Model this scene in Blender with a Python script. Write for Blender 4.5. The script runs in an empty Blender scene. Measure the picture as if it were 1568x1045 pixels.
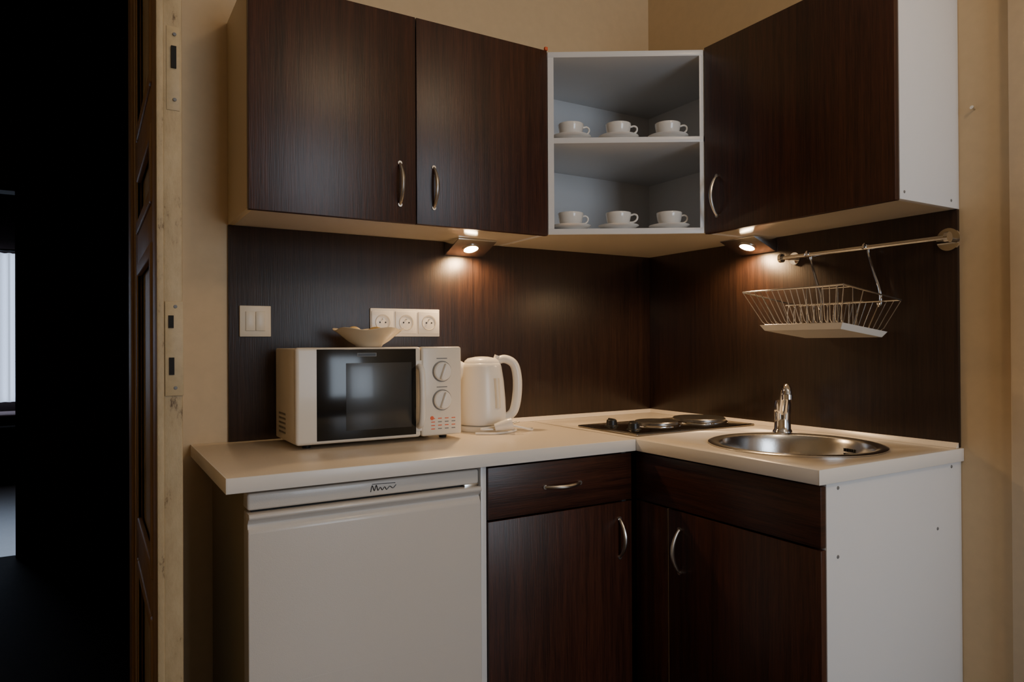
import bpy, bmesh, math, random
from mathutils import Vector, Matrix
random.seed(3)
SC=bpy.context.scene
# ------------------------------------------------------------------ materials
def newmat(name):
    m=bpy.data.materials.new(name);m.use_nodes=True
    nt=m.node_tree;b=nt.nodes['Principled BSDF'];return m,nt,b
def simple(name,col,rough=.5,metal=0,coat=0,bump=0,bscale=60,var=0,spec=.5,emis=None,es=0,trans=0):
    m,nt,b=newmat(name)
    b.inputs['Roughness'].default_value=rough;b.inputs['Metallic'].default_value=metal
    b.inputs['Coat Weight'].default_value=coat;b.inputs['Coat Roughness'].default_value=.08
    b.inputs['Specular IOR Level'].default_value=spec
    b.inputs['Transmission Weight'].default_value=trans
    b.inputs['Base Color'].default_value=(*col,1)
    if emis: b.inputs['Emission Color'].default_value=(*emis,1);b.inputs['Emission Strength'].default_value=es
    tc=nt.nodes.new('ShaderNodeTexCoord')
    n=nt.nodes.new('ShaderNodeTexNoise');n.inputs['Scale'].default_value=bscale;n.inputs['Detail'].default_value=4
    nt.links.new(tc.outputs['Object'],n.inputs['Vector'])
    if var>0:
        r=nt.nodes.new('ShaderNodeValToRGB')
        r.color_ramp.elements[0].position=.3;r.color_ramp.elements[1].position=.7
        r.color_ramp.elements[0].color=(*[c*(1-var) for c in col],1);r.color_ramp.elements[1].color=(*[min(1,c*(1+var)) for c in col],1)
        nt.links.new(n.outputs['Fac'],r.inputs['Fac']);nt.links.new(r.outputs['Color'],b.inputs['Base Color'])
    if bump>0:
        bp=nt.nodes.new('ShaderNodeBump');bp.inputs['Strength'].default_value=bump;bp.inputs['Distance'].default_value=.002
        nt.links.new(n.outputs['Fac'],bp.inputs['Height']);nt.links.new(bp.outputs['Normal'],b.inputs['Normal'])
    return m
def wood(name,dark,light,horiz=False,rough=.36,bump=.3,spec=.5):
    m,nt,b=newmat(name)
    L=nt.links.new
    b.inputs['Specular IOR Level'].default_value=spec
    tc=nt.nodes.new('ShaderNodeTexCoord')
    def noise(sc,det):
        mp=nt.nodes.new('ShaderNodeMapping')
        mp.inputs['Scale'].default_value=(sc[1],sc[1],sc[0]) if horiz else (sc[0],sc[0],sc[1])
        L(tc.outputs['Object'],mp.inputs['Vector'])
        n=nt.nodes.new('ShaderNodeTexNoise');n.inputs['Scale'].default_value=1;n.inputs['Detail'].default_value=det;n.inputs['Roughness'].default_value=.6
        L(mp.outputs['Vector'],n.inputs['Vector']);return n
    n1=noise((70,1.4),5);n2=noise((380,12),3);n3=noise((9,.5),2)
    s=nt.nodes.new('ShaderNodeMath');s.operation='MULTIPLY';s.inputs[1].default_value=.42;L(n2.outputs['Fac'],s.inputs[0])
    s2=nt.nodes.new('ShaderNodeMath');s2.operation='MULTIPLY_ADD';s2.inputs[1].default_value=.16;L(n3.outputs['Fac'],s2.inputs[0]);L(s.outputs[0],s2.inputs[2])
    a=nt.nodes.new('ShaderNodeMath');a.operation='MULTIPLY_ADD';a.inputs[1].default_value=.42;L(n1.outputs['Fac'],a.inputs[0]);L(s2.outputs[0],a.inputs[2])
    r=nt.nodes.new('ShaderNodeValToRGB')
    r.color_ramp.elements[0].position=.40;r.color_ramp.elements[1].position=.62
    r.color_ramp.elements[0].color=(*dark,1);r.color_ramp.elements[1].color=(*light,1)
    L(a.outputs[0],r.inputs['Fac']);L(r.outputs['Color'],b.inputs['Base Color'])
    b.inputs['Roughness'].default_value=rough
    bp=nt.nodes.new('ShaderNodeBump');bp.inputs['Strength'].default_value=bump;bp.inputs['Distance'].default_value=.001
    L(n2.outputs['Fac'],bp.inputs['Height']);L(bp.outputs['Normal'],b.inputs['Normal'])
    return m
WD=wood('wenge_vertical',(.022,.0075,.0043),(.072,.023,.0115))
WH=wood('wenge_horizontal',(.022,.0075,.0043),(.072,.023,.0115),True)
WB=wood('wenge_backsplash',(.013,.0062,.0048),(.033,.0150,.0092),rough=.36)
FLW=wood('floor_wood',(.03,.018,.01),(.10,.055,.03),True,.4)
FLD=wood('hall_floor_wood_shaded',(.008,.005,.004),(.020,.011,.008),False,.8,spec=.1)  # floor wood taken near black, painting in the darkness of the hall
FLF=wood('far_room_floor_wood',(.05,.035,.03),(.12,.08,.06),False,.3)
LAM=simple('white_laminate',(.76,.765,.77),.32,coat=.1,bump=.03,bscale=300)
LAMC=simple('cream_bounce_laminate',(.62,.50,.32),.45,bump=.03,bscale=300)  # cream tint paints wall bounce onto the cabinet side; also colours the seam strip
UND=simple('underside_laminate_warm_lit',(.84,.75,.60),.16,coat=.3)  # white laminate with the warm light from below mixed into its colour
CTR=simple('counter_laminate',(.76,.67,.55),.3,bump=.04,bscale=400,var=.03)
EDG=simple('counter_edge',(.84,.80,.74),.3)
WALL=simple('wall_paint',(.63,.485,.30),.75,bump=.22,bscale=35,var=.025)
WALL2=simple('dark_room_shade',(.024,.011,.009),.85,bump=.1,bscale=35,var=.1)  # near-black base colour stands in for the shade of the unlit rooms
CEIL=simple('ceiling_paint',(.75,.70,.60),.8,bump=.1,var=.02)
TRIM=simple('trim_paint',(.66,.53,.36),.5,bump=.1,bscale=40,var=.03)
CHR=simple('chrome',(.85,.85,.86),.09,1)
WIR=simple('wire_chrome',(.60,.59,.57),.25,1)
STL=simple('brushed_steel',(.62,.61,.59),.22,1,bump=.05,bscale=200)
NIK=simple('satin_nickel',(.66,.63,.58),.3,1)
WPL=simple('white_plastic',(.80,.77,.71),.3,coat=.15)
CPL=simple('cream_plastic',(.72,.65,.52),.35)
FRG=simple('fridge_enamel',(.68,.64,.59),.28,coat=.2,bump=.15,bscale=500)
FRS=simple('fridge_side_shaded',(.30,.25,.16),.5,bump=.15,bscale=500)  # fridge enamel darkened, so shade on the side is part of the colour
MWS=simple('microwave_paint',(.76,.70,.60),.33,coat=.1)
BGL=simple('black_glass',(.006,.007,.008),.13,coat=0)
BWN=simple('oven_window_mesh',(.030,.033,.035),.25,coat=.2)
BLK=simple('black_plastic',(.012,.012,.012),.35)
GRY=simple('grey_print',(.18,.18,.18),.5)
RED=simple('orange_print',(.75,.13,.04),.5)
CER=simple('white_ceramic',(.84,.82,.78),.12,coat=.4)
BWL=simple('warm_lit_ceramic',(.72,.61,.44),.2,coat=.3)  # white bowl; the cream is warm light painted into the base colour
YEL=simple('dried_peel',(.62,.42,.16),.5,var=.2)
DRK=simple('dark_void',(.01,.009,.008),.8)
IRN=simple('cast_iron',(.20,.19,.18),.28,.85,bump=.1)
HBS=simple('hob_steel',(.30,.28,.25),.2,1)
PLT=simple('strike_plate',(.50,.38,.21),.5,.0,bump=.3,bscale=80,var=.06)
LMP=simple('lamp_glow',(1,.9,.7),.4,emis=(1,.74,.44),es=60)
BULB=simple('globe_glow',(1,.9,.7),.4,emis=(1,.74,.42),es=3)
CUR=simple('sheer_curtain_glow',(.8,.85,.95),.8,emis=(.66,.78,1.0),es=.75)  # emission stands in for daylight coming through the cloth
WIN=simple('kettle_gauge',(.20,.20,.17),.15,coat=.5)
def oldpaint():
    m,nt,b=newmat('aged_door_paint');L=nt.links.new
    tc=nt.nodes.new('ShaderNodeTexCoord')
    mp=nt.nodes.new('ShaderNodeMapping');mp.inputs['Scale'].default_value=(1,1,.35);L(tc.outputs['Object'],mp.inputs['Vector'])
    n=nt.nodes.new('ShaderNodeTexNoise');n.inputs['Scale'].default_value=26;n.inputs['Detail'].default_value=9;n.inputs['Roughness'].default_value=.75
    L(mp.outputs['Vector'],n.inputs['Vector'])
    r=nt.nodes.new('ShaderNodeValToRGB');e=r.color_ramp.elements
    e[0].position=.33;e[0].color=(.12,.07,.03,1);e[1].position=.40;e[1].color=(.44,.33,.18,1)
    x=e.new(.7);x.color=(.56,.44,.26,1)
    L(n.outputs['Fac'],r.inputs['Fac']);L(r.outputs['Color'],b.inputs['Base Color'])
    b.inputs['Roughness'].default_value=.5
    bp=nt.nodes.new('ShaderNodeBump');bp.inputs['Strength'].default_value=.7;bp.inputs['Distance'].default_value=.003
    L(n.outputs['Fac'],bp.inputs['Height']);L(bp.outputs['Normal'],b.inputs['Normal'])
    return m
OLD=oldpaint()
OLDB=wood('door_panel_brown',(.26,.15,.065),(.36,.22,.10),rough=.55,bump=.1)
# ------------------------------------------------------------------ mesh builder
class MB:
    def __init__(s): s.bm=bmesh.new();s.mats=[]
    def mi(s,m):
        if m not in s.mats:s.mats.append(m)
        return s.mats.index(m)
    def merge(s,t,mat,M=None):
        if M is not None: bmesh.ops.transform(t,matrix=M,verts=t.verts)
        i=s.mi(mat)
        for f in t.faces:f.material_index=i;f.smooth=True
        bmesh.ops.recalc_face_normals(t,faces=t.faces)
        me=bpy.data.meshes.new('t');t.to_mesh(me);t.free();s.bm.from_mesh(me);bpy.data.meshes.remove(me)
    def box(s,x0,x1,y0,y1,z0,z1,mat,bev=0,seg=2,M=None):
        t=bmesh.new();bmesh.ops.create_cube(t,size=1)
        sx,sy,sz=abs(x1-x0),abs(y1-y0),abs(z1-z0)
        for v in t.verts:v.co=Vector(((x0+x1)/2+v.co.x*sx,(y0+y1)/2+v.co.y*sy,(z0+z1)/2+v.co.z*sz))
        if bev>0: bmesh.ops.bevel(t,geom=list(t.edges),offset=min(bev,.45*min(sx,sy,sz)),segments=seg,affect='EDGES',profile=.5)
        s.merge(t,mat,M)
    def prism(s,pts,axis,a0,a1,mat,bev=0,M=None):
        t=bmesh.new()
        def co(p,a):
            return {2:(p[0],p[1],a),0:(a,p[0],p[1]),1:(p[0],a,p[1])}[axis]
        A=[t.verts.new(co(p,a0)) for p in pts];B=[t.verts.new(co(p,a1)) for p in pts]
        t.faces.new(A);t.faces.new(B[::-1]);n=len(pts)
        for i in range(n): t.faces.new((A[i],B[i],B[(i+1)%n],A[(i+1)%n]))
        if bev>0: bmesh.ops.bevel(t,geom=list(t.edges),offset=bev,segments=2,affect='EDGES',profile=.5)
        s.merge(t,mat,M)
    def lathe(s,prof,mat,loc=(0,0,0),n=40,M=None,sx=1,sy=1):
        t=bmesh.new();rings=[]
        for r,z in prof:
            if r<1e-6: rings.append([t.verts.new((0,0,z))])
            else: rings.append([t.verts.new((r*sx*math.cos(2*math.pi*i/n),r*sy*math.sin(2*math.pi*i/n),z)) for i in range(n)])
        for a,b in zip(rings[:-1],rings[1:]):
            for i in range(n):
                j=(i+1)%n
                if len(a)==1 and len(b)==1: continue
                if len(a)==1: t.faces.new((a[0],b[i],b[j]))
                elif len(b)==1: t.faces.new((a[i],b[0],a[j]))
                else: t.faces.new((a[i],b[i],b[j],a[j]))
        T=Matrix.Translation(loc)
        s.merge(t,mat,T@M if M is not None else T)
    def cyl(s,p0,p1,r,mat,n=24,r1=None):
        s.tube([p0,p1],[r,r if r1 is None else r1],mat,n)
    def tube(s,pts,rad,mat,n=10,closed=False,flat=1):
        pts=[Vector(p) for p in pts]
        if not hasattr(rad,'__len__'):rad=[rad]*len(pts)
        rad=list(rad)+[rad[-1]]*max(0,len(pts)-len(rad))
        t=bmesh.new();N=len(pts);rings=[]
        tan=[]
        for i in range(N):
            a=pts[(i-1)%N] if closed or i>0 else pts[i];b=pts[(i+1)%N] if closed or i<N-1 else pts[i]
            tan.append((b-a).normalized())
        up=Vector((0,0,1)) if abs(tan[0].z)<.9 else Vector((1,0,0))
        nrm=(up-tan[0]*up.dot(tan[0])).normalized()
        for i in range(N):
            nrm=(nrm-tan[i]*nrm.dot(tan[i])).normalized();bn=tan[i].cross(nrm)
            rings.append([t.verts.new(pts[i]+(nrm*math.cos(2*math.pi*k/n)*flat+bn*math.sin(2*math.pi*k/n))*rad[i]) for k in range(n)])
        for i in range(N if closed else N-1):
            a=rings[i];b=rings[(i+1)%N]
            for k in range(n):
                l=(k+1)%n;t.faces.new((a[k],a[l],b[l],b[k]))
        if not closed: t.faces.new(rings[0][::-1]);t.faces.new(rings[-1])
        s.merge(t,mat)
    def finish(s,name,ang=35):
        bmesh.ops.remove_doubles(s.bm,verts=s.bm.verts,dist=1e-6)
        vs=[v.co for v in s.bm.verts]
        mn=Vector([min(v[i] for v in vs) for i in range(3)]);mx=Vector([max(v[i] for v in vs) for i in range(3)])
        o=Vector(((mn.x+mx.x)/2,(mn.y+mx.y)/2,mn.z))
        bmesh.ops.translate(s.bm,verts=s.bm.verts,vec=-o)
        me=bpy.data.meshes.new(name);s.bm.to_mesh(me);s.bm.free()
        for m in s.mats:me.materials.append(m)
        me.set_sharp_from_angle(angle=math.radians(ang))
        ob=bpy.data.objects.new(name,me);ob.location=o;SC.collection.objects.link(ob);return ob
def bez(p,n=16):
    P=[Vector(q) for q in p];P=[2*P[0]-P[1]]+P+[2*P[-1]-P[-2]];o=[]
    for i in range(1,len(P)-2):
        for k in range(n):
            t=k/n;a,b,c,d=P[i-1],P[i],P[i+1],P[i+2]
            o.append(.5*((2*b)+(c-a)*t+(2*a-5*b+4*c-d)*t*t+(3*b-a-3*c+d)*t**3))
    o.append(P[-2]);return o
def handle(mb,a,b,out,bow=.028):
    a=Vector(a);b=Vector(b);out=Vector(out)
    pts=[];rad=[]
    N=20
    for i in range(N+1):
        t=i/N;s=math.sin(math.pi*t)
        pts.append(a.lerp(b,t)+out*(bow*(s**.75) if s>0 else 0));rad.append(.0040+.0020*s)
    mb.tube(pts,rad,NIK,10)
    for p in (a,b): mb.cyl(p-out*.001,p+out*.004,.0062,NIK,14)
# ------------------------------------------------------------------ room shell
H=3.0
def shell(name,boxes,mat):
    m=MB()
    for b in boxes:m.box(*b,mat)
    return m.finish(name)
OX0,OX1,OZ=-2.8,-1.866,2.45
shell('wall_back',[(OX1,.15,0,.15,0,H),(-4.15,OX0,0,.15,0,H),(OX0,OX1,0,.15,OZ,H)],WALL)
shell('wall_right',[(0,.15,-4.5,0,0,H)],WALL)
shell('wall_left',[(-4.15,-4,-4.5,0,0,H)],WALL)
WX0,WX1,WZ0,WZ1=-1.35,-.15,.65,2.35
shell('wall_front',[(-4.15,WX0,-4.65,-4.5,0,H),(WX1,.15,-4.65,-4.5,0,H),(WX0,WX1,-4.65,-4.5,0,WZ0),(WX0,WX1,-4.65,-4.5,WZ1,H)],WALL)
shell('floor',[(-4.15,.15,-4.65,.08,-.1,0)],FLW)
shell('floor_hall',[(-4.15,-1.2,.08,2.56,-.1,0)],FLD)
shell('floor_far_room',[(-4.15,-1.2,2.56,6.3,-.1,0)],FLF)
shell('ceiling',[(-4.15,.15,-4.65,.15,H,H+.1)],CEIL)
m=MB()
for (a,b,c,d) in [(WX0,WX0+.06,WZ0,WZ1),(WX1-.06,WX1,WZ0,WZ1),(WX0,WX1,WZ0,WZ0+.06),(WX0,WX1,WZ1-.06,WZ1)]:
    m.box(a,b,-4.6,-4.54,c,d,EDG,.004)
m.finish('window_1')
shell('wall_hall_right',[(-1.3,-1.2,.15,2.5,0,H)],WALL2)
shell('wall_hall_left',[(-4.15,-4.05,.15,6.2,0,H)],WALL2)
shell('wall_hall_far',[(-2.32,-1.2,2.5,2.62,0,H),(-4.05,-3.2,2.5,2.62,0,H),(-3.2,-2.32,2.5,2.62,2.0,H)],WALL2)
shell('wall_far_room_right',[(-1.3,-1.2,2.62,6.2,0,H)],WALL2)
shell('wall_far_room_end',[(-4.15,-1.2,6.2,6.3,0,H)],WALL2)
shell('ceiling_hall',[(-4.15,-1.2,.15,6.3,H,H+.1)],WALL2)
m=MB()
t=bmesh.new();n=110;va=[];vb=[]
for i in range(n+1):
    x=-3.6+i/n*1.6;y=6.10+.03*math.sin(i*1.3)+.012*math.sin(i*2.9)
    va.append(t.verts.new((x,y,.62)));vb.append(t.verts.new((x,y,2.05)))
for i in range(n):t.faces.new((va[i],va[i+1],vb[i+1],vb[i]))
m.merge(t,CUR);m.cyl((-3.7,6.12,2.08),(-1.9,6.12,2.08),.012,BLK)
m.finish('window_curtain')
m=MB()
m.box(-3.5,-2.1,5.2,5.8,.0,.35,FLD,.02);m.box(-3.45,-2.15,5.22,5.78,.35,.47,WALL2,.04,4);m.box(-3.3,-2.3,5.3,5.75,.47,.56,simple('blanket_red',(.10,.03,.03),.9),.03,4)
m.finish('bench')
m=MB();m.box(-.022,0,-1.45,-1.325,0,2.6,TRIM,.004);m.finish('trim_1')
m=MB();m.box(-4,0-.0,-4.5,-4.485,0,.08,TRIM);m.finish('baseboard_front')
m=MB();m.cyl((0,-1.238,1.754),(-.012,-1.238,1.757),.0022,NIK,8);m.cyl((-.012,-1.238,1.757),(-.014,-1.238,1.7575),.005,NIK,10);m.finish('nail')
# ------------------------------------------------------------------ old door leaf
m=MB()
XL,XR=-1.864,-1.819;YF,YB=-.70,-.005
m.box(XL+.012,XR,YF,YB,.01,2.42,OLD,.003)
m.box(XL,XL+.0125,YF,YF+.10,.01,2.42,OLDB,.002)
m.box(XL,XL+.0125,YB-.10,YB,.01,2.42,OLDB,.002)
for z0,z1 in [(.01,.14),(.60,.68),(1.36,1.44),(1.60,1.68),(2.32,2.42)]: m.box(XL,XL+.0125,YF+.1,YB-.1,z0,z1,OLDB,.002)
for z0,z1 in [(.14,.60),(.68,1.36),(1.44,1.60),(1.68,2.32)]:
    for (a,b,c,d) in [(YF+.1,YF+.13,z0,z1),(YB-.13,YB-.1,z0,z1),(YF+.13,YB-.13,z0,z0+.03),(YF+.13,YB-.13,z1-.03,z1)]:
        m.box(XL-.004,XL+.008,a,b,c,d,OLDB,.004,3)
m.box(XL,XL+.013,YF-.006,YF+.01,.01,2.42,OLD,.003)
m.box(XL+.014,XR+.001,YF-.0035,YF,1.055,1.235,PLT,.001)
m.box(XL+.018,XR-.004,YF-.0015,YF,1.60,1.76,PLT,.0005)
for z0,z1,x0 in [(1.68,1.722,-1.838),(1.184,1.208,-1.844),(1.095,1.128,-1.843)]:
    m.box(x0,x0+.009,YF-.0055,YF-.001,z0,z1,DRK)
for z in (1.07,1.225,1.62,1.745): m.lathe([(0,.0),(.0035,.0),(.003,.0012),(0,.0016)],GRY,(-1.832,YF-.0035,z),12,Matrix.Rotation(math.pi/2,4,'X'))
m.finish('door_1')
m=MB()
m.box(OX1-.008,OX1,0.002,.15,0,OZ,OLDB,.002)
m.box(OX0,OX0+.02,0,.15,0,OZ,OLDB,.003);m.box(OX0+.02,OX1-.02,0,.15,OZ-.02,OZ,OLDB,.003)
m.finish('door_frame')
# ------------------------------------------------------------------ backsplash
ZC=.87;ZT=1.501;XS=-1.627;YE=-1.199
m=MB();m.box(XS,-.012,-.012,-.0005,ZC+.0005,ZT-.0005,WB,.0008);m.box(-.012,-.0005,YE,-.0005,ZC+.0005,ZT-.0005,WB,.0008)
m.finish('backsplash_panel')
m=MB()
pr=[(-.0125,ZC+.0005),(-.026,ZC+.0005),(-.024,ZC+.004),(-.0125,ZC+.014)]
m.prism(pr,0,-1.0,-.0125,CTR);m.prism(pr,1,YE,-.0125,CTR)
m.finish('trim_2')
# ------------------------------------------------------------------ upper cabinets
def cab_body(m,x0,x1,y0,y1,z0,z1,t=.016):
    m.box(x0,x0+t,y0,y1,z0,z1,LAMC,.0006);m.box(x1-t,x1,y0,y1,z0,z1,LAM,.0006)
    m.box(x0+t,x1-t,y0,y1,z1-t,z1,LAM)
    m.box(x0+t,x1-t,y0,y1,z0,z0+t,UND)
    m.box(x0+t,x1-t,y1-.004,y1,z0+t,z1-t,LAM)
ZW=2.091;X1=-.7115;WA=-.3126
m=MB()
cab_body(m,XS,X1-.001,WA+.019,-.001,ZT,ZW)
m.box(XS+.001,-1.1685,WA,WA+.018,ZT-.004,ZW,WD,.0012);m.box(-1.1655,X1-.002,WA,WA+.018,ZT-.004,ZW,WD,.0012)
handle(m,(-1.218,WA,1.665),(-1.218,WA,1.547),(0,-1,0));handle(m,(-1.113,WA,1.665),(-1.113,WA,1.547),(0,-1,0))
m.box(X1-.010,X1+.001,WA-.003,WA+.008,ZW,ZW+.012,RED,.003)
m.finish('upper_cabinet')
Y1=-.5782;WBx=-.2925
m=MB()
t=.016
m.box(WBx+.019,-.001,YE,YE+t,ZT,ZW,LAM,.0006);m.box(WBx+.019,-.001,Y1-.002-t,Y1-.002,ZT,ZW,LAM)
m.box(WBx+.019,-.001,YE+t,Y1-t-.002,ZW-t,ZW,LAM);m.box(WBx+.019,-.001,YE+t,Y1-t-.002,ZT,ZT+t,UND)
m.box(-.006,-.001,YE+t,Y1-t-.002,ZT+t,ZW-t,LAM)
m.box(WBx,WBx+.018,YE+.001,Y1-.004,ZT-.004,ZW,WD,.0012)
handle(m,(WBx,-.633,1.672),(WBx,-.633,1.548),(-1,0,0))
for p in [(-.255,1.52),(-.04,1.52)]:
    m.lathe([(0,.0),(.004,.0),(.003,.0012),(0,.0014)],GRY,(p[0],YE,p[1]),12,Matrix.Rotation(math.pi/2,4,'X'))
m.finish('upper_cabinet')
m=MB()
F0=Vector((X1+.0005,WA+.0));F1=Vector((WBx+.0,Y1+.0005))
def pent(z0,z1,mat): m.prism([(X1+.0005,-.001),(F0.x,F0.y),(F1.x,F1.y),(-.001,Y1+.0005),(-.001,-.001)],2,z0,z1,mat,.0007)
pent(ZT,ZT+.018,LAM);pent(1.793,1.811,LAM);pent(ZW-.022,ZW-.004,LAM)
m.prism([(X1+.002,-.002),(X1+.002,F0.y+.003),(F1.x-.001,F1.y+.003),(-.002,F1.y+.003),(-.002,-.002)],2,ZT-.0006,ZT+.001,UND)
T=.016
m.prism([(F0.x,-.002),(F0.x,F0.y),(F0.x+T,F0.y-T*.634),(F0.x+T,-.002)],2,ZT+.018,ZW-.022,LAM)
m.prism([(-.002,F1.y),(F1.x,F1.y),(F1.x-.010,F1.y+.0065),(F1.x,F1.y+T),(-.002,F1.y+T)],2,ZT+.018,ZW-.022,LAM)
m.box(F0.x+T,-.002,-.006,-.001,ZT+.018,ZW-.022,LAM);m.box(-.006,-.001,Y1+T,-.006,ZT+.018,ZW-.022,LAM)
m.finish('open_corner_shelf')
SR=Vector((.857,-.515,0))
def cup(x,y,z,ang=0):
    s=MB()
    s.lathe([(0,.003),(.022,.003),(.022,.0),(.026,0),(.030,.003),(.055,.010),(.066,.0155),(.0665,.017),(.064,.0175),(.052,.0125),(.028,.006),(0,.006)],CER,(x,y,z+.0003),40)
    s.finish('saucer',60)
    c=MB()
    pr=[(0,.0095),(.018,.0095),(.0185,.0075),(.021,.0075),(.0225,.012),(.031,.020),(.0375,.032),(.041,.050),(.042,.058),(.0412,.0592),(.0402,.058),(.039,.048),(.035,.032),(.027,.021),(0,.016)]
    c.lathe(pr,CER,(x,y,z),40)
    d=Matrix.Rotation(ang,3,'Z')@SR
    P=Vector((x,y,z));k=[(.0395,.050),(.052,.053),(.061,.047),(.060,.036),(.050,.028),(.0355,.027)]
    c.tube(bez([P+d*a+Vector((0,0,b)) for a,b in k],6),.0032,CER,8)
    c.finish('teacup',60)
for z in (1.811,1.519):
    for (x,y,a) in [(-.612,-.305,.1),(-.480,-.385,-.1),(-.345,-.470,.15)]: cup(x+random.uniform(-.006,.006),y,z,a+random.uniform(-.3,.3))
# ------------------------------------------------------------------ under-cabinet wedge lamps
def wedge(M,loc):
    m=MB();w=.072
    m.prism([(0,0),(-.110,0),(-.110,-.005),(-.006,-.046),(0,-.046)],0,-w,w,STL,.001,M=Matrix.Translation(loc)@M)
    a=math.atan2(.041,.104)
    L=Matrix.Translation(loc)@M@Matrix.Translation((0,-.058,-.0255))@Matrix.Rotation(-a,4,'X')@Matrix.Rotation(math.pi,4,'X')
    m.lathe([(.031,-.002),(.031,.003),(.025,.004),(.024,.002)],NIK,n=32,M=L)
    m.lathe([(0,.0025),(.024,.0025)],LMP,n=32,M=L)
    o=m.finish('under_cabinet_lamp')
    ld=bpy.data.lights.new('cabinet_spot','SPOT');ld.energy=12;ld.color=(1,.64,.32);ld.spot_size=math.radians(168);ld.spot_blend=.5;ld.shadow_soft_size=.02
    lo=bpy.data.objects.new('cabinet_spot',ld);SC.collection.objects.link(lo)
    lo.location=L@Vector((0,0,.012));lo.rotation_euler=(0,0,0)
    lo.parent=o;lo.matrix_parent_inverse=Matrix.Translation(o.location).inverted()
wedge(Matrix.Identity(4),(-.865,-.0128,ZT-.0008))
wedge(Matrix.Rotation(-math.pi/2,4,'Z'),(-.0128,-.56,ZT-.0008))
# ------------------------------------------------------------------ wall switch and sockets
m=MB()
m.box(-1.598,-1.510,-.022,-.0125,1.176,1.267,CPL,.002)
m.box(-1.582,-1.5545,-.0255,-.021,1.193,1.250,CPL,.0015);m.box(-1.5535,-1.526,-.0255,-.021,1.193,1.250,CPL,.0015)
m.finish('light_switch')
m=MB()
m.box(-1.202,-.959,-.020,-.0125,1.177,1.268,WPL,.002)
RX=Matrix.Rotation(math.pi/2,4,'X')
for i in range(3):
    cx=-1.1615+i*.081;cz=1.2225
    m.box(cx-.0375,cx+.0375,-.0235,-.019,cz-.037,cz+.037,WPL,.002)
    m.lathe([(.0245,.0),(.0245,.0015),(.0225,.0015),(.0215,-.0012),(.0,-.0012)],CPL,(cx,-.0235,cz),32,RX)
    m.lathe([(.0252,.0002),(.0252,.0012),(.0240,.0012),(.024,.0002)],GRY,(cx,-.0235,cz),32,RX)
    for dx in (-.0095,.0095): m.lathe([(0,.0004),(.0028,.0004)],BLK,(cx+dx,-.0235,cz),12,RX)
    m.cyl((cx,-.022,cz+.011),(cx,-.031,cz+.011),.0024,NIK,10)
m.finish('wall_socket')
# ------------------------------------------------------------------ rail and hanging rack
m=MB()
zr=1.422;xr=-.062
m.cyl((xr,-.69,zr),(xr,-1.20,zr),.0065,STL,16)
for y,r in ((-.705,.020),(-1.180,.030)):
    m.cyl((xr,y,zr),(-.0125,y,zr),.0065,STL,16);m.cyl((-.020,y,zr),(-.0125,y,zr),r,CHR,28)
for y,s in ((-.69,1),(-1.20,-1)):
    m.cyl((xr,y+s*.006,zr),(xr,y-s*.004,zr),.014,STL,28)
m.finish('utensil_rail')
m=MB()
Ro0=Vector((-.285,-.725,1.302));Ro1=Vector((-.285,-1.055,1.302));Rw0=Vector((-.052,-.745,1.266));Rw1=Vector((-.052,-1.072,1.266))
To0=Vector((-.262,-.785,1.190));To1=Vector((-.262,-1.030,1.190));Tw0=Vector((-.075,-.785,1.168));Tw1=Vector((-.075,-1.030,1.168))
def seg(a,b,r=.0014,n=6): m.cyl(a,b,r,WIR,n)
for a,b in [(Ro0,Ro1),(Ro1,Rw1),(Rw1,Rw0),(Rw0,Ro0)]: seg(a,b,.0024,8)
for a,b in [(To0,To1),(To1,Tw1),(Tw1,Tw0),(Tw0,To0)]: seg(a+Vector((0,0,.012)),b+Vector((0,0,.012)),.0022,8)
U=Vector((0,0,.012))
for i in range(17):
    t=i/16;a=Ro0.lerp(Ro1,t);b=To0.lerp(To1,t)+U;c=Tw0.lerp(Tw1,t)+U;d=Rw0.lerp(Rw1,t)
    m.tube([a,a.lerp(b,.9),b.lerp(c,.06),c.lerp(b,.06),d.lerp(c,.9),d],.0011,WIR,5)
for t in (.33,.66):
    seg(Ro0.lerp(Rw0,t),To0.lerp(Tw0,t)+U,.0012,5);seg(Ro1.lerp(Rw1,t),To1.lerp(Tw1,t)+U,.0012,5)
for i in range(10):
    y=-.80-i*.022
    m.tube(bez([(-.18,y,1.20),(-.175,y,1.252),(-.16,y,1.262),(-.145,y,1.252),(-.14,y,1.195)],4),.0011,WIR,5)
seg(Vector((-.16,-.78,1.262)),Vector((-.16,-1.03,1.262)),.0018)
for x in (-.10,-.17):
    m.tube([(x,-.86,1.20),(x,-.86,1.310),(x,-.96,1.310),(x,-.96,1.20)],.0018,WIR,6)
t0=bmesh.new()
def tray(off,sc):
    c=(To0+To1+Tw0+Tw1)/4
    return [c+(p-c)*sc+Vector((0,0,off)) for p in (To0,To1,Tw1,Tw0)]
lo=tray(-.004,1.0);hi=tray(.012,1.09);hi2=tray(.012,1.075);lo2=tray(-.0025,.99)
R=[[t0.verts.new(p) for p in q] for q in (lo,hi,hi2,lo2)]
t0.faces.new(R[0][::-1])
for a,b in zip(R[:-1],R[1:]):
    for i in range(4):t0.faces.new((a[i],a[(i+1)%4],b[(i+1)%4],b[i]))
t0.faces.new(R[3]);m.merge(t0,WPL)
for y in (-.787,-.975):
    m.tube(bez([(-.075,y-.0,zr-.004),(-.070,y,zr+.008),(-.060,y,zr+.0105),(-.050,y,zr+.006),(-.046,y,zr-.02),(-.050,y-.02,zr-.08),(-.052,y-.035,1.30),(-.052,y-.038,1.262),(-.06,y-.038,1.252),(-.068,y-.038,1.262)],6),.0034,CHR,8)
m.finish('hanging_dish_rack')
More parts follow.
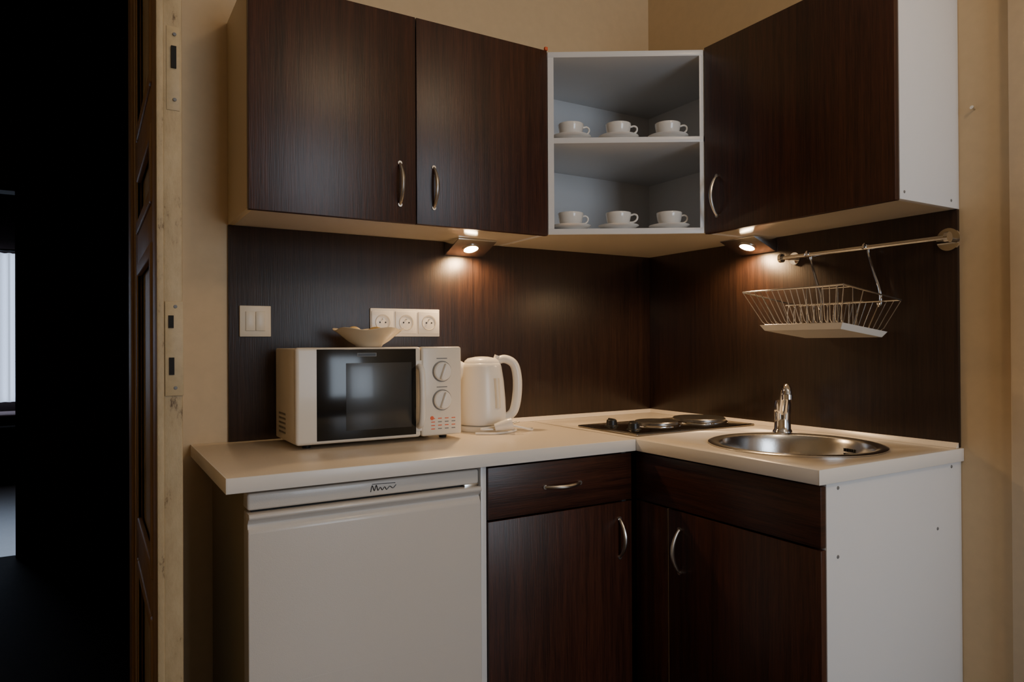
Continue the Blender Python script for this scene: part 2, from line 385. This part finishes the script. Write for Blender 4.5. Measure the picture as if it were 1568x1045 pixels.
# ------------------------------------------------------------------ worktop with cut-outs
SX,SY,SRr=-.310,-.922,.230
m=MB()
m.box(-1.725,-.6025,-.5995,-.0005,.836,ZC,CTR,.001)
m.box(-.6023,-.5995,-.6030,-.0005,.840,ZC+.0008,NIK,.0004)
m.box(-1.7265,-.6028,-.6035,-.5995,.836,ZC,EDG,.0018)
m.box(-1.7275,-1.7245,-.6025,-.0005,.836,ZC,EDG,.001)
m.finish('kitchen_worktop')
m=MB()
m.box(-.599,-.0005,-1.203,-.0005,.836,ZC,CTR,.001)
m.box(-.6035,-.5990,-1.205,-.6036,.836,ZC,EDG,.0018)
m.box(-.6035,-.0005,-1.2065,-1.203,.836,ZC,EDG,.0015)
wb=m.finish('kitchen_worktop')
cu=MB();cu.lathe([(0,-.1),(SRr-.02,-.1),(SRr-.02,.1),(0,.1)],CTR,(SX,SY,.86),64);cuo=cu.finish('cutter')
md=wb.modifiers.new('b','BOOLEAN');md.object=cuo;md.operation='DIFFERENCE';md.solver='EXACT'
bpy.context.view_layer.update()
ev=wb.evaluated_get(bpy.context.evaluated_depsgraph_get());nm=bpy.data.meshes.new_from_object(ev)
wb.modifiers.clear();wb.data=nm;bpy.data.objects.remove(cuo)
m=MB()
m.lathe([(SRr,.0),(SRr,.0025),(SRr-.006,.0045),(SRr-.022,.004),(SRr-.030,.0),(SRr-.036,-.012),(SRr-.042,-.06),(SRr-.05,-.125),(SRr-.075,-.145),(.05,-.152),(.042,-.156),(0,-.158)],STL,(SX,SY,ZC+.0005),72)
m.lathe([(.04,-.150),(.036,-.148),(.030,-.151),(0,-.151)],CHR,(SX,SY,ZC),32)
for k in range(8):
    a=k*math.pi/4;m.lathe([(0,0),(.003,0)],BLK,(SX+.018*math.cos(a),SY+.018*math.sin(a),ZC-.1503),10)
th=math.radians(-12)
for k in range(5):
    for l in range(2):
        a=th+(k-2)*.045;r=SRr-.0395
        p=Vector((SX+r*math.cos(a),SY+r*math.sin(a),ZC-.022-l*.014));q=p+Vector((0,0,-.009))
        m.cyl(p,q,.003,BLK,8)
m.finish('round_sink')
# tap
m=MB()
tx,ty=-.122,-.736;d=Vector((-.72,-.69,0)).normalized();B=Vector((tx,ty,ZC+.0003))
m.lathe([(0,.0),(.030,.0),(.030,.004),(.027,.009),(.025,.012),(.0235,.045),(.025,.060),(.0255,.088),(.022,.100),(.012,.106),(0,.107)],CHR,B,36)
m.tube(bez([B+d*.010+Vector((0,0,.060)),B+d*.040+Vector((0,0,.094)),B+d*.075+Vector((0,0,.128)),B+d*.104+Vector((0,0,.145)),B+d*.124+Vector((0,0,.141)),B+d*.132+Vector((0,0,.124))],8),.0135,CHR,16)
m.cyl(B+d*.132+Vector((0,0,.126)),B+d*.134+Vector((0,0,.112)),.0155,CHR,20)
s=Vector((.857,-.515,0))
m.tube(bez([B+Vector((0,0,.100)),B+s*.006+Vector((0,0,.114)),B+s*.016-d*.01+Vector((0,0,.124)),B+s*.024-d*.03+Vector((0,0,.130))],6),[.009]*6+[.008]*7+[.006]*6,CHR,12,flat=.6)
m.finish('kitchen_tap')
# ------------------------------------------------------------------ hob
m=MB()
Z0=ZC+.0003
m.box(-.565,-.045,-.565,-.265,Z0,Z0+.007,HBS,.003)
m.box(-.558,-.052,-.558,-.272,Z0+.0065,Z0+.0078,HBS,.0005)
for (x,y,r) in [(-.352,-.415,.0725),(-.148,-.410,.09)]:
    m.lathe([(r+.010,.006),(r+.009,.010),(r+.003,.013),(r+.001,.011),(r,.011)],CHR,(x,y,ZC),48)
    m.lathe([(r+.001,.009),(r,.0195),(r-.004,.0225),(r-.014,.0225),(r-.016,.0215),(.030,.0215),(.026,.0195),(0,.0195)],IRN,(x,y,ZC),48)
for y in (-.365,-.475):
    m.lathe([(0,.007),(.024,.007),(.0235,.010),(.019,.0125),(.0165,.028),(.014,.0305),(0,.031)],BLK,(-.500,y,ZC),28)
    m.box(-.503,-.497,y-.0165,y+.0165,ZC+.012,ZC+.034,BLK,.002)
m.finish('electric_hob')
# ------------------------------------------------------------------ microwave
m=MB()
x0,x1,yf,yb,z0,z1=-1.507,-1.018,-.300,-.055,.883,1.1435
m.box(x0+.003,x1-.003,yf+.028,yb,z0,z1-.002,MWS,.004)
m.box(x0,-1.1495,yf,yf+.027,z0,z1,MWS,.009,4)
m.box(-1.1475,x1,yf+.001,yf+.027,z0,z1,MWS,.007,3)
m.box(-1.452,-1.166,yf-.0012,yf+.003,z0+.009,z1-.005,BGL,.001)
m.box(-1.372,-1.180,yf-.0018,yf-.001,.915,1.100,BWN,.0003)
m.box(-1.34,-1.285,yf-.0018,yf-.001,1.118,1.128,GRY)
m.box(-1.338,-1.287,yf-.0021,yf-.0015,1.1195,1.1265,BLK)
hp=bez([(-1.157,yf,1.088),(-1.157,yf-.022,1.072),(-1.157,yf-.028,1.00),(-1.157,yf-.022,.930),(-1.157,yf,.914)],8)
m.tube(hp,.009,WPL,12,flat=1)
m.box(-1.1665,-1.1475,yf-.002,yf+.003,.900,1.105,WPL,.002)
for z in (1.071,.987):
    m.lathe([(.031,.0),(.031,.001),(.0295,.001)],GRY,(-1.083,yf+.0008,z),40,RX)
    m.lathe([(.028,.0),(.0275,.008),(.024,.011),(0,.0115)],WPL,(-1.083,yf+.001,z),40,RX)
    m.lathe([(.0285,.0),(.0285,.0012),(.0275,.0012)],BLK,(-1.083,yf+.001,z),40,RX)
    m.box(-1.0875,-1.0785,yf-.021,yf-.009,z-.024,z+.024,WPL,.003,M=Matrix.Translation((-1.083,0,z))@Matrix.Rotation(.35,4,'Y')@Matrix.Translation((1.083,0,-z)))
    m.box(-1.100,-1.066,yf+.0003,yf+.001,z+.037,z+.0395,GRY)
for r in range(4):
    for c in range(4):
        m.box(-1.118+c*.022,-1.118+c*.022+.012,yf+.0003,yf+.0012,.902+r*.010,.9045+r*.010,RED if (c<1 or r%2) else GRY)
m.lathe([(0,0),(.006,0),(.0055,.001),(0,.001)],RED,(-1.115,yf+.001,.935),16,RX)
RYm=Matrix.Rotation(-math.pi/2,4,'Y')
for i in range(6):
    for j in range(5):
        m.lathe([(0,.0005),(.0036,.0005)],BLK,(x0+.003,-.10-i*.0135,.905+j*.013),10,RYm)
for x in (x0+.04,x1-.04):
    for y in (yf+.05,yb-.04): m.lathe([(0,-.0125),(.011,-.0125),(.013,0),(0,0)],BLK,(x,y,.883),16)
m.finish('microwave_oven')
t=bmesh.new();NA=64;PR=[(0,.006),(.022,.006),(.030,.003),(.034,0),(.038,.001),(.040,.006),(.060,.018),(.082,.036),(.100,.050),(.103,.0515),(.1025,.053),(.098,.052),(.080,.040),(.056,.022),(.030,.012),(0,.010)]
rings=[]
for r,z in PR:
    if r<1e-6:rings.append([t.verts.new((0,0,z))]);continue
    q=[]
    for i in range(NA):
        a=2*math.pi*i/NA;w=(r/.103)**3
        q.append(t.verts.new((r*(1+.04*w*math.cos(5*a))*math.cos(a),r*(1+.04*w*math.cos(5*a))*math.sin(a),z+w*.004*math.cos(5*a+.4))))
    rings.append(q)
for a,b in zip(rings[:-1],rings[1:]):
    for i in range(NA):
        j=(i+1)%NA
        if len(a)==1:t.faces.new((a[0],b[i],b[j]))
        elif len(b)==1:t.faces.new((a[i],b[0],a[j]))
        else:t.faces.new((a[i],b[i],b[j],a[j]))
m=MB();m.merge(t,BWL,Matrix.Translation((-1.266,-.185,z1+.0003)))
for k,(dx,dy,rz) in enumerate([(-.045,.0,.3),(.03,.02,-.5)]):
    m.tube(bez([Vector((-1.266+dx-.028*math.cos(rz),-.185+dy-.028*math.sin(rz),z1+.046)),Vector((-1.266+dx,-.185+dy,z1+.053)),Vector((-1.266+dx+.028*math.cos(rz),-.185+dy+.028*math.sin(rz),z1+.046))],6),[.003,.005,.006,.007,.008,.008,.008,.008,.008,.007,.006,.005,.003],YEL,10)
m.finish('fruit_bowl',60)
# ------------------------------------------------------------------ kettle
kx,ky=-.868,-.150
m=MB()
K=Vector((kx,ky,ZC+.0003))
m.lathe([(0,0),(.080,0),(.082,.004),(.080,.014),(.070,.018),(0,.018)],WPL,K,48)
m.lathe([(0,.020),(.074,.020),(.078,.026),(.079,.05),(.077,.10),(.072,.16),(.065,.205),(.062,.215),(.058,.219),(0,.219)],WPL,K,56)
m.lathe([(.059,.218),(.056,.226),(.046,.234),(.020,.239),(0,.240)],WPL,K,48)
d=Vector((.90,-.43,0)).normalized();Z=Vector((0,0,1))
def kp(a,z): return K+d*a+Z*z
hp=bez([kp(.042,.222),kp(.075,.231),kp(.106,.213),kp(.117,.165),kp(.115,.105),kp(.104,.060),kp(.082,.040),kp(.072,.038)],8)
m.tube(hp,[.0125+.003*math.sin(i/len(hp)*3.14) for i in range(len(hp))],WPL,14)
sp=[kp(-.050,.175),kp(-.068,.200),kp(-.085,.222)]
m.tube(bez(sp,6),[.030,.029,.028,.027,.026,.025,.024,.022,.020,.018,.016,.014,.012],WPL,16)
m.cyl(kp(.048,.232),kp(.052,.243),.010,WPL,16)
g=Vector((.22,-.975,0)).normalized()
pts=[K+g*.0785+Z*.080,K+g*.0775+Z*.11,K+g*.0745+Z*.145,K+g*.0725+Z*.165]
m.tube(bez([p-g*.0005 for p in pts],4),.0062,WIN,12)
m.tube(bez([p-g*.0045 for p in [pts[0]-Z*.005]+pts[1:-1]+[pts[-1]+Z*.005]],4),.0112,CPL,12)
m.finish('electric_kettle',50)
m=MB()
C=Vector((-.90,-.278,ZC+.004))
cp=[C+Vector((-.05,.02,0)),C+Vector((.0,-.01,0)),C+Vector((.06,.0,0)),C+Vector((.10,.025,.001)),C+Vector((.07,.035,.006)),C+Vector((.02,.01,.010)),C+Vector((-.03,.02,.012)),C+Vector((.01,.033,.014)),C+Vector((.06,.02,.018)),C+Vector((.10,.0,.012)),C+Vector((.145,.01,.0)),C+Vector((.165,.03,.0)),C+Vector((.15,.036,.0))]
m.tube(bez(cp,8),.0036,WPL,8)
pl=C+Vector((.03,-.005,.016))
m.cyl(pl+Vector((-.02,.01,.0)),pl+Vector((.018,-.008,.010)),.012,WPL,16,r1=.018)
m.cyl(pl+Vector((.018,-.008,.010)),pl+Vector((.030,-.014,.013)),.018,WPL,16)
for s in (-1,1): m.cyl(pl+Vector((.030,-.014+s*.008,.013)),pl+Vector((.047,-.022+s*.008,.018)),.0024,NIK,8)
m.finish('power_cord')
# ------------------------------------------------------------------ fridge
m=MB()
fx0,fx1=-1.679,-1.108
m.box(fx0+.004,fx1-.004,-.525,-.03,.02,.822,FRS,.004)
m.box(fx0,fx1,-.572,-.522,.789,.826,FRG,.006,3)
prof=[(-.530,.05),(-.575,.05),(-.582,.06),(-.584,.40),(-.582,.742),(-.579,.750),(-.571,.757),(-.571,.761),(-.588,.772),(-.590,.778),(-.586,.784),(-.530,.784)]
m.prism(prof,0,fx0,fx1,FRG,.0025)
m.box(fx0+.01,fx1-.01,-.560,-.528,.780,.793,DRK)
m.box(fx1-.045,fx1-.004,-.578,-.55,.776,.792,STL,.002)
m.box(fx0+.02,fx1-.02,-.50,-.10,.0,.03,BLK)
bx=-1.40;bz=.806
m.tube(bez([(bx,-.573,bz-.006),(bx+.004,-.573,bz+.009),(bx+.009,-.573,bz-.004),(bx+.014,-.573,bz+.009),(bx+.018,-.573,bz-.004),(bx+.024,-.573,bz+.003),(bx+.029,-.573,bz-.004),(bx+.035,-.573,bz+.003),(bx+.040,-.573,bz-.004),(bx+.048,-.573,bz+.003),(bx+.056,-.573,bz-.002),(bx+.064,-.573,bz+.005)],5),.0010,BLK,5)
m.tube([(bx+.004,-.573,bz+.012),(bx+.062,-.573,bz+.010)],.0007,BLK,5)
m.finish('mini_fridge')
# ------------------------------------------------------------------ base cabinets
FB=-.582
m=MB()
m.box(-1.104,-1.088,-.575,-.02,0.0,.835,LAM,.0006);m.box(-.622,-.606,-.56,-.02,.0,.835,LAM)
m.box(-1.088,-.622,-.56,-.02,.10,.116,LAM);m.box(-1.088,-.622,-.024,-.02,.116,.835,LAM);m.box(-1.088,-.622,-.52,-.505,.0,.10,WH)
m.box(-1.086,-.603,FB,FB+.018,.692,.828,WH,.0012)
m.box(-1.086,-.603,FB,FB+.018,.105,.687,WD,.0012)
handle(m,(-.910,FB,.760),(-.792,FB,.760),(0,-1,0));handle(m,(-.650,FB,.640),(-.650,FB,.528),(0,-1,0))
m.finish('base_cabinet')
m=MB()
DX=-.588
m.box(DX+.019,-.001,YE,YE+.016,0,.835,LAM,.0006)
m.box(DX+.019,-.001,-.60,-.584,.0,.835,LAM);m.box(DX+.019,-.001,YE+.016,-.60,.10,.116,LAM);m.box(-.52,-.505,YE+.016,-.60,0,.10,WH)
m.box(DX,DX+.018,YE+.001,-.586,.693,.830,WH,.0012)
m.box(DX,DX+.018,-.7155,-.586,.105,.688,WD,.0012)
m.box(DX+.002,DX+.018,-.7185,-.7160,.105,.688,LAMC)
m.box(DX,DX+.018,YE+.001,-.719,.105,.688,WD,.0012)
handle(m,(DX,-.764,.640),(DX,-.764,.522),(-1,0,0))
for px,pz in [(-.527,.822),(-.049,.825),(-.529,.667),(-.117,.673)]:
    m.lathe([(0,.0),(.0045,.0),(.0035,.0012),(0,.0014)],GRY,(px,YE,pz),12,Matrix.Rotation(math.pi/2,4,'X'))
m.finish('sink_base_cabinet')
# ------------------------------------------------------------------ ceiling lamp
LX,LY=-.85,-2.5
m=MB();m.lathe([(0,2.999),(.14,2.999),(.14,2.985),(.05,2.97),(0,2.97)],EDG,(LX,LY,0),40)
m.lathe([(0,2.969),(.10,2.965),(.13,2.94),(.12,2.90),(.07,2.875),(0,2.87)],BULB,(LX,LY,0),40)
m.finish('ceiling_lamp')
def light(n,typ,loc,e,col,**k):
    l=bpy.data.lights.new(n,typ);l.energy=e;l.color=col
    for a,b in k.items():
        if a!='rot':setattr(l,a,b)
    o=bpy.data.objects.new(n,l);o.location=loc;SC.collection.objects.link(o)
    if 'rot' in k:o.rotation_euler=k['rot']
    return o
light('ceiling_bulb','POINT',(LX,LY,2.70),20,(1,.73,.46),shadow_soft_size=.12)
light('window_daylight','AREA',((WX0+WX1)/2,-4.49,(WZ0+WZ1)/2),38,(.76,.87,1),shape='RECTANGLE',size=WX1-WX0,size_y=WZ1-WZ0,rot=(math.radians(90),0,0))
light('far_room_daylight','AREA',(-2.8,6.0,1.3),10,(.65,.8,1),shape='RECTANGLE',size=1.4,size_y=1.3,rot=(math.radians(-90),0,0))
w=bpy.data.worlds.new('w');SC.world=w;w.use_nodes=True
w.node_tree.nodes['Background'].inputs[0].default_value=(.5,.65,.9,1);w.node_tree.nodes['Background'].inputs[1].default_value=.4
# ------------------------------------------------------------------ camera
yaw,pit,rol=math.radians(31.01),math.radians(.2594),math.radians(.2988)
f=Vector((math.sin(yaw)*math.cos(pit),math.cos(yaw)*math.cos(pit),math.sin(pit)));r=Vector((math.cos(yaw),-math.sin(yaw),0));u=r.cross(f)
R=r*math.cos(rol)-u*math.sin(rol);U=u*math.cos(rol)+r*math.sin(rol)
cd=bpy.data.cameras.new('camera');cd.sensor_width=36;cd.lens=1076/1568*36;cd.clip_start=.02
co=bpy.data.objects.new('camera',cd);SC.collection.objects.link(co)
M=Matrix((R,U,-f)).transposed().to_4x4();M.translation=Vector((-1.972,-2.18,1.15));co.matrix_world=M
SC.camera=co
